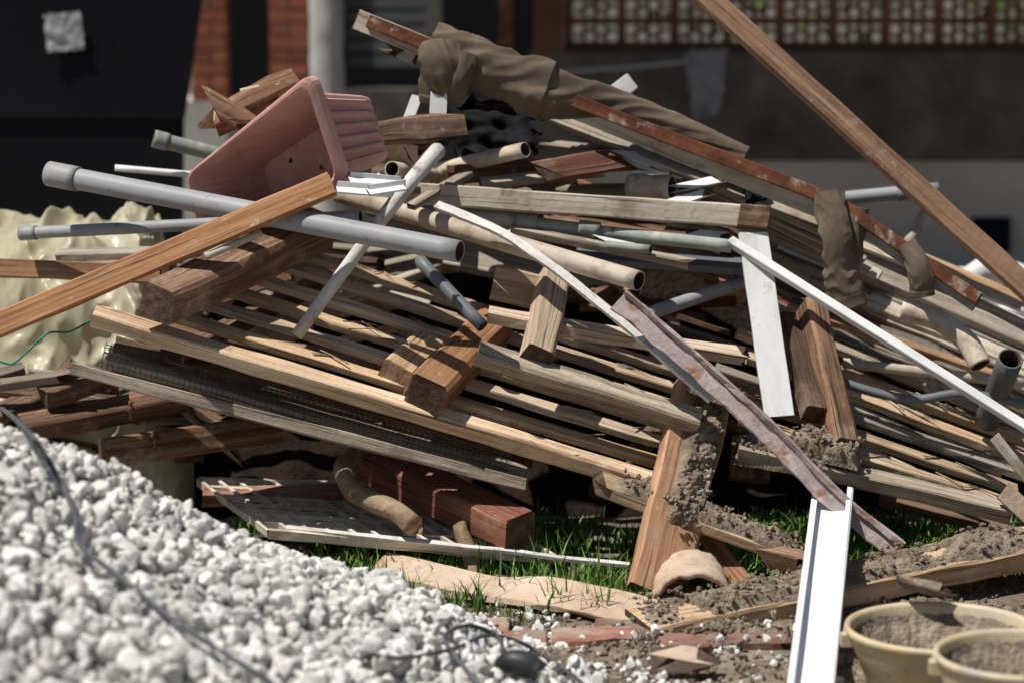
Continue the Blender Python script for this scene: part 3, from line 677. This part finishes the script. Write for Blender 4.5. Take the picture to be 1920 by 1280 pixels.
for i,(a,b) in enumerate([((632,355,.08),(735,362,.10)),((655,338,.12),(750,345,.16)),((690,362,.06),(760,352,.10))]):
    board(mb,a,b,.03,.006,"white_paint",n=(0,-.4,1)); 
    A=toV(a);Bb=toV(b); board(mb,A+V((0,.012,.01)),Bb+V((0,.012,.01)),.018,.004,"white_paint",n=(0,-1,0))
mb.obj("white_plastic_profile")
for (x,y,yy,l,sl) in [(1205,300,.6,30,.4),(1310,345,.55,30,-.2),(1290,372,.5,35,-.3),(760,300,.5,30,-.7),(1180,462,.35,35,.2),(1240,320,.6,30,.2),(1330,440,.42,40,.1)]:
    B("plastic_scrap",(x-l,y-l*sl,yy),(x+l,y+l*sl,yy),.03,.006,"white_paint",n=(.2,-.7,1),broken=2)
mb=MB(); sheet(mb,[(835,190,.80),(1010,200,.78),(1005,285,.70),(850,285,.72)],"cloth_dark",amp=.04,fr=2.5,ragged=.05); sheet(mb,[(835,190,.80),(1010,200,.78),(1010,230,1.1),(850,230,1.1)],"cloth_dark",amp=.03); mb.obj("black_plastic_bag")
mb=MB(); tube(mb,[(1180,350,.6),(1260,352,.55)],.035,"pvc_cream"); mb.obj("cream_pipe_stub")
# ---------------- garment
def clothtube(mb,pts,rfun,flat=.8,fold=.2,n=150,sides=72,m="cloth",hollow=True,tw=5,hang=False):
    P=smoothpath([toV(p) for p in pts],n); vs=[];fs=[];o=random.uniform(0,30);acc=0
    for i,p in enumerate(P):
        d=(P[min(i+1,n)]-P[max(i-1,0)]).normalized(); a=V((0,-1,0)); a=(a-d*a.dot(d)).normalized(); b=d.cross(a)
        if i: acc+=(p-P[i-1]).length
        R=rfun(i/n)
        if hang and i/n>.86: R*=1.10 if i/n<.985 else 1.04
        for k in range(sides):
            th=2*math.pi*k/sides; ph=th+acc*tw; c,s=math.cos(ph),math.sin(ph); c0,s0=math.cos(th),math.sin(th)
            if hang:
                z_=acc*22+s0*.9+nz(acc*5,c0,s0+o)*1.2
                f=1-2.3*abs(nz(z_+o,c0*.8,s0*.5)); low=nz(acc*7+o,c0*.6,s0*.6); g=nz(acc*50+o,c0*2.2,s0*2.2)
                amp=1 if i/n<.86 else .35
                rr=R*(1+amp*(fold*f+.28*low+fold*.25*g))
            else:
                f=1-2.5*abs(nz(acc*4+o,c*1.7,s*1.7)); g=1-2.5*abs(nz(acc*12+o+7+s0,c0*.9,s0*.9)); g2=nz(acc*9,c*3.2+o,s*3.2)
                low=nz(acc*6+o+20,c0*.6,s0*.6)
                rr=R*(1+fold*f*.8+fold*.55*g+fold*.25*g2+.25*low)
            vs.append(p+a*c0*rr*flat+b*s0*rr)
    for i in range(n):
        for k in range(sides):
            k2=(k+1)%sides; fs.append((i*sides+k,i*sides+k2,(i+1)*sides+k2,(i+1)*sides+k))
    if not hollow: fs.append(tuple(range(sides-1,-1,-1))); fs.append(tuple(n*sides+k for k in range(sides)))
    mb.add(vs,fs,vs,.6,m,True)
mb=MB()
clothtube(mb,[(808,98,.60),(880,120,.58),(960,152,.57),(1040,182,.56),(1110,196,.57),(1200,215,.58),(1300,250,.56),(1400,292,.52)],lambda u:(.068-.008*math.sin(u*9) if u<.4 else max(.022,.060-.045*(u-.4)/.6)),n=280,fold=.2,flat=.7,hollow=False)
clothtube(mb,[(828,82,.56),(828,120,.53),(820,196,.54)],lambda u:.042+.014*math.sin(u*3),fold=.14,n=90,flat=.6,hang=True)
clothtube(mb,[(876,100,.53),(862,145,.51),(848,188,.52)],lambda u:.028,fold=.16,n=70,flat=.5,hang=True)
clothtube(mb,[(1552,360,.42),(1566,440,.37),(1575,510,.37),(1592,578,.37)],lambda u:.036+.010*u,fold=.17,n=140,flat=.5,hang=True)
clothtube(mb,[(1606,390,.42),(1600,440,.40),(1590,490,.39)],lambda u:.026,fold=.3,n=60,flat=.5,hollow=False,hang=True)
clothtube(mb,[(1698,458,.36),(1722,505,.33),(1728,556,.33)],lambda u:.026+.006*u,fold=.16,n=80,flat=.5,hang=True)
mb.obj("old_jacket")
mb=MB(); clothtube(mb,[(1180,232,.62),(1290,270,.6),(1400,330,.56),(1420,380,.53)],lambda u:.03,m="cloth_dark",fold=.3,hollow=False); mb.obj("dark_rag")
# ---------------- plastic sheeting left
mb=MB(); vs=[];fs=[];nu,nv=240,150
def rid(p): return 1-2.4*abs(noise.noise(p))
for j in range(nv+1):
    for i in range(nu+1):
        u=i/nu;th=math.pi*j/nv; x=-1.9+1.02*u; H=.60+.13*math.sin(u*2.2) if u<.85 else .72*(1-u)/.15
        H=max(H,.02); c=-math.cos(th)
        y=1.05+.42*c; z=H*math.sin(th)**.7
        w1=nz(x*2,z*2,5)*.6
        d1=(x*.8+z*.6)+w1*.3; d2=(-x*.5+z*.9)+w1*.3
        k=.055*rid(V((d1*7,d2*1.8,y*2)))+.035*rid(V((d2*9+3,d1*2.4,y*2)))+.014*rid(V((d1*20,d2*7,9)))+.010*rid(V((x*8-z*17,x*14,3)))
        k+=-.12*max(0,nz(x*2.1+3,z*3.1))
        vs.append((x,y+c*k,max(0,z+math.sin(th)*k)))
for j in range(nv):
    for i in range(nu): q=j*(nu+1)+i; fs.append((q,q+1,q+nu+2,q+nu+1))
mb.add(vs,fs,vs,.5,"plastic_sheet",True); mb.obj("yellow_plastic_sheeting")
mb=MB(); tube(mb,[(-20,668,.0),(20,682,.0),(50,660,.0),(90,625,.02),(130,622,.05),(175,598,.1)],.003,"green_plastic",n=60,sides=6,hollow=False); mb.obj("green_wire")
# ---------------- cables on gravel
mb=MB(); pp=[ongravel(x,y,.042) for x,y in [(-20,750),(40,795),(95,870),(140,960),(150,1020),(230,1085),(330,1165),(430,1230),(540,1300)]]
tube(mb,pp,.0065,"cable_grey",n=90,sides=10,hollow=False); mb.obj("electric_cable")
mb=MB(); pp=[ongravel(x,y,.03) for x,y in [(900,1285),(850,1225),(835,1190),(880,1172),(935,1195),(945,1235),(965,1250)]]
tube(mb,pp,.0055,"cable_grey",n=60,sides=8,hollow=False)
pp=[ongravel(x,y,.03) for x,y in [(690,1225),(760,1232),(850,1215),(920,1190),(1000,1215),(1080,1270),(1110,1300)]]
tube(mb,pp,.0045,"cable_grey",n=60,sides=8,hollow=False)
c=ongravel(968,1250,.035); tube(mb,[c+V((-.04,.02,0)),c+V((-.01,0,.012)),c+V((.03,-.01,.005)),c+V((.05,-.02,-.005))],.028,"rubber_black",sides=16,n=16,hollow=False,rf=lambda u:.45+.6*math.sin(min(1,u*1.2)*2.4))
for s_ in (-.008,.008): tube(mb,[c+V((.045,-.02+s_,0)),c+V((.07,-.03+s_,-.003))],.003,"aluminium",sides=6,hollow=False)
mb.obj("electric_plug_and_lead")
# ---------------- broken brick paving, rubble
mb=MB()
for r in range(2):
    x=-.12+(r%2)*.1
    while x<.78:
        l=random.choice([.1,.15,.19,.19]); y=-.60-r*.13+random.uniform(-.012,.012); z=random.uniform(-.018,-.002)
        if random.random()<.75:
            dy=random.gauss(0,.015); board(mb,V((x,y,z)),V((x+l,y+dy,z+random.uniform(-.008,.008))),random.uniform(.09,.12),.05,"brick_red",n=(random.gauss(0,.03),random.gauss(0,.03),1),end="brick_red",rough=.008,broken=random.choice([0,1]))
        x+=l+.012+random.choice([0,0,.05])
mb.obj("brick_paving")
pl=[]
for _ in range(3600):
    x=random.uniform(-.3,1.5); y=random.uniform(-1.3,-.1); s=random.choice([.002,.003,.004,.006,.009,.012])
    if nz(x*5,y*5,7)<-.05 and random.random()<.8: continue
    pl.append((x,y,gz(x,y)+s*.3+(.016 if -.8<y<-.54 and x<.8 else 0),s))
stones("loose_rubble",pl,"mud",TM)
pl=[]
for _ in range(45):
    x=random.uniform(0,.7); y=random.uniform(-1.0,-.5); s=random.uniform(.006,.018); pl.append((x,y,.02,s))
stones("loose_gravel",pl,"gravel_white",TM)
mb=MB()
for (x,y,l,w,a) in [(.55,-.62,.3,.1,.3),(.2,-.68,.2,.1,.1),(.95,-.75,.5,.16,-.2),(.2,-.85,.35,.12,.1),(.7,-1.0,.4,.14,0),(.9,-.35,.5,.16,.1),(.45,-.3,.3,.12,.2)]:
    mud(mb,V((x-l/2,y-a*l/2,-.003)),V((x+l/2,y+a*l/2,-.003)),w,(0,0,1),.024,cover=.9)
mb.obj("spilt_mortar")
B("brick_fragment",V((.36,-.98,.03)),V((.43,-1.0,.035)),.06,.04,"tile_tan",broken=2,rough=.01)
B("brick_fragment",pt(1470,1045,-.3),pt(1510,1055,-.32),.05,.04,"wood_orange",broken=2,rough=.01)
# ---------------- buckets
def bucket(c,R,H,name):
    mb=MB(); S=48
    prof=[(R*.72,0),(R*.74,.004),(R*.96,H-.03),(R*.97,H-.02),(R*1.0,H-.018),(R*1.02,H-.008),(R*1.01,H),(R*.97,H+.001),(R*.945,H-.008),(R*.93,H-.03)]
    vs=[];fs=[]
    for (r,z) in prof:
        for k in range(S):
            th=2*math.pi*k/S; vs.append(c+V((math.cos(th)*r,math.sin(th)*r,z)))
    for j in range(len(prof)-1):
        for k in range(S): fs.append((j*S+k,j*S+(k+1)%S,(j+1)*S+(k+1)%S,(j+1)*S+k))
    fs.append(tuple(range(S-1,-1,-1)))
    mb.add(vs,fs,vs,.6,"bucket_yellow",True)
    vs=[];fs=[];NR=26;S2=96
    for j in range(NR+1):
        q=j/NR
        for k in range(S2):
            th=2*math.pi*k/S2; r=R*.935*(1-q) if q>0 else R*.94
            z=H-.022-.09*min(1,q*2.2)**.7 + nz(math.cos(th)*r*22+c.x*9,math.sin(th)*r*22)*.025*(min(1,q*3))+nz(math.cos(th)*r*70,math.sin(th)*r*70,2)*.010
            vs.append(c+V((math.cos(th)*r,math.sin(th)*r,z)))
    for j in range(NR):
        for k in range(S2): fs.append((j*S2+k,(j+1)*S2+k,(j+1)*S2+(k+1)%S2,j*S2+(k+1)%S2))
    mb.add(vs,fs,vs,.6,"mud",False)
    for sg in(-1,1):
        p=c+V((sg*R*1.0,0,H-.03)); box(mb,tuple(p-V((.012,.015,.015))),tuple(p+V((.012,.015,.012))),"bucket_yellow",.6)
    pts=[c+V((R*1.01*math.cos(t),R*1.0*math.sin(t),H-.02+.012*math.sin(t))) for t in [math.pi*i/12 for i in range(13)]]
    tube(mb,pts,.004,"bucket_yellow",n=48,sides=8,hollow=False)
    return mb.obj(name)
c1=pt(1765,1172,-1.12); bucket(V((c1.x,c1.y,0)),.211,c1.z,"mortar_bucket")
c2=pt(1925,1222,-1.56); bucket(V((c2.x,c2.y,0)),.19,c2.z,"mortar_bucket")
mb=MB(); board(mb,pt(1725,1100,-.93),pt(1775,1112,-.95),.03,.02,"mud",broken=2,rough=.01); mb.obj("mortar_lump")
# ---------------- grass
mb=MB()
def blade(x,y,h,m="grass_blade"):
    az=random.uniform(0,6.28); lean=random.uniform(.1,.9)*h; w=random.uniform(.002,.0048); d=V((math.cos(az),math.sin(az),0)); s=V((-d.y,d.x,0))*w; b=V((x,y,-.005)); vs=[]
    for t in(0,.35,.7,1):
        p=b+d*lean*t*t+V((0,0,h*(t-.25*t*t*lean/h))); ww=(1-t**1.5); vs+= [p-s*ww,p+s*ww]
    mb.add(vs,[(0,1,3,2),(2,3,5,4),(4,5,7,6)],[(x,y,v[2]*3) for v in vs],random.random(),m,True)
for _ in range(7000):
    x=random.uniform(-.75,.55); y=random.uniform(-.52,.5)
    if nz(x*4,y*4,3)<-.14: continue
    ln=-.19-.38*(x+.3)/.64*1.0
    if -.3<x<.36 and abs(y-ln)<.07: continue
    if y<-.40+.1*x and random.random()<.6: continue
    blade(x,y,random.uniform(.02,.055)+(.05*random.random()**3))
for _ in range(3800):
    x=random.uniform(.55,1.35); y=random.uniform(-.12,.5); blade(x,y,random.uniform(.03,.075))
for (cx,cy) in [(.05,-.12),(.10,-.08),(-.06,-.1),(.22,-.2),(-.35,-.2),(.0,-.25),(-.25,-.32),(-.1,-.38),(.1,-.42),(.2,-.45),(.8,-.1),(.95,-.08),(.72,-.05)]:
    for _ in range(20): blade(cx+random.gauss(0,.02),cy+random.gauss(0,.02),random.uniform(.05,.13))
for _ in range(2500):
    x=random.uniform(-4,4); y=random.uniform(1.9,4); blade(x,y,random.uniform(.03,.08))
mb.obj("grass")
# ---------------- light, world, camera
sd=V((.40,.15,-.9)).normalized()
w=bpy.data.worlds.new("World"); bpy.context.scene.world=w; w.use_nodes=True; nt=w.node_tree
sky=nt.nodes.new("ShaderNodeTexSky"); sky.sky_type='NISHITA'; sky.sun_disc=False
sky.sun_elevation=math.asin(-sd.z); sky.sun_rotation=math.atan2(-sd.x,-sd.y)
bg=nt.nodes["Background"]; bg.inputs["Strength"].default_value=.05; nt.links.new(sky.outputs[0],bg.inputs["Color"])
l=bpy.data.lights.new("sun",'SUN'); l.energy=5.0; l.angle=math.radians(.5); l.color=(1,.965,.91)
lo=bpy.data.objects.new("sun",l); lo.rotation_euler=sd.to_track_quat('-Z','Y').to_euler(); lo.location=(-3,-2,6); bpy.context.scene.collection.objects.link(lo)
cam=bpy.data.cameras.new("camera"); cam.lens=112.5; cam.sensor_width=36; cam.clip_end=500; cam.dof.use_dof=True; cam.dof.focus_distance=8.08; cam.dof.aperture_fstop=2.0
co=bpy.data.objects.new("camera",cam); co.location=(0,CAMY,CAMZ); co.rotation_euler=(math.pi/2-PITCH,0,0); bpy.context.scene.collection.objects.link(co)
bpy.context.scene.camera=co
vs_=bpy.context.scene.view_settings; vs_.view_transform='Standard'; vs_.look='None'; vs_.exposure=0
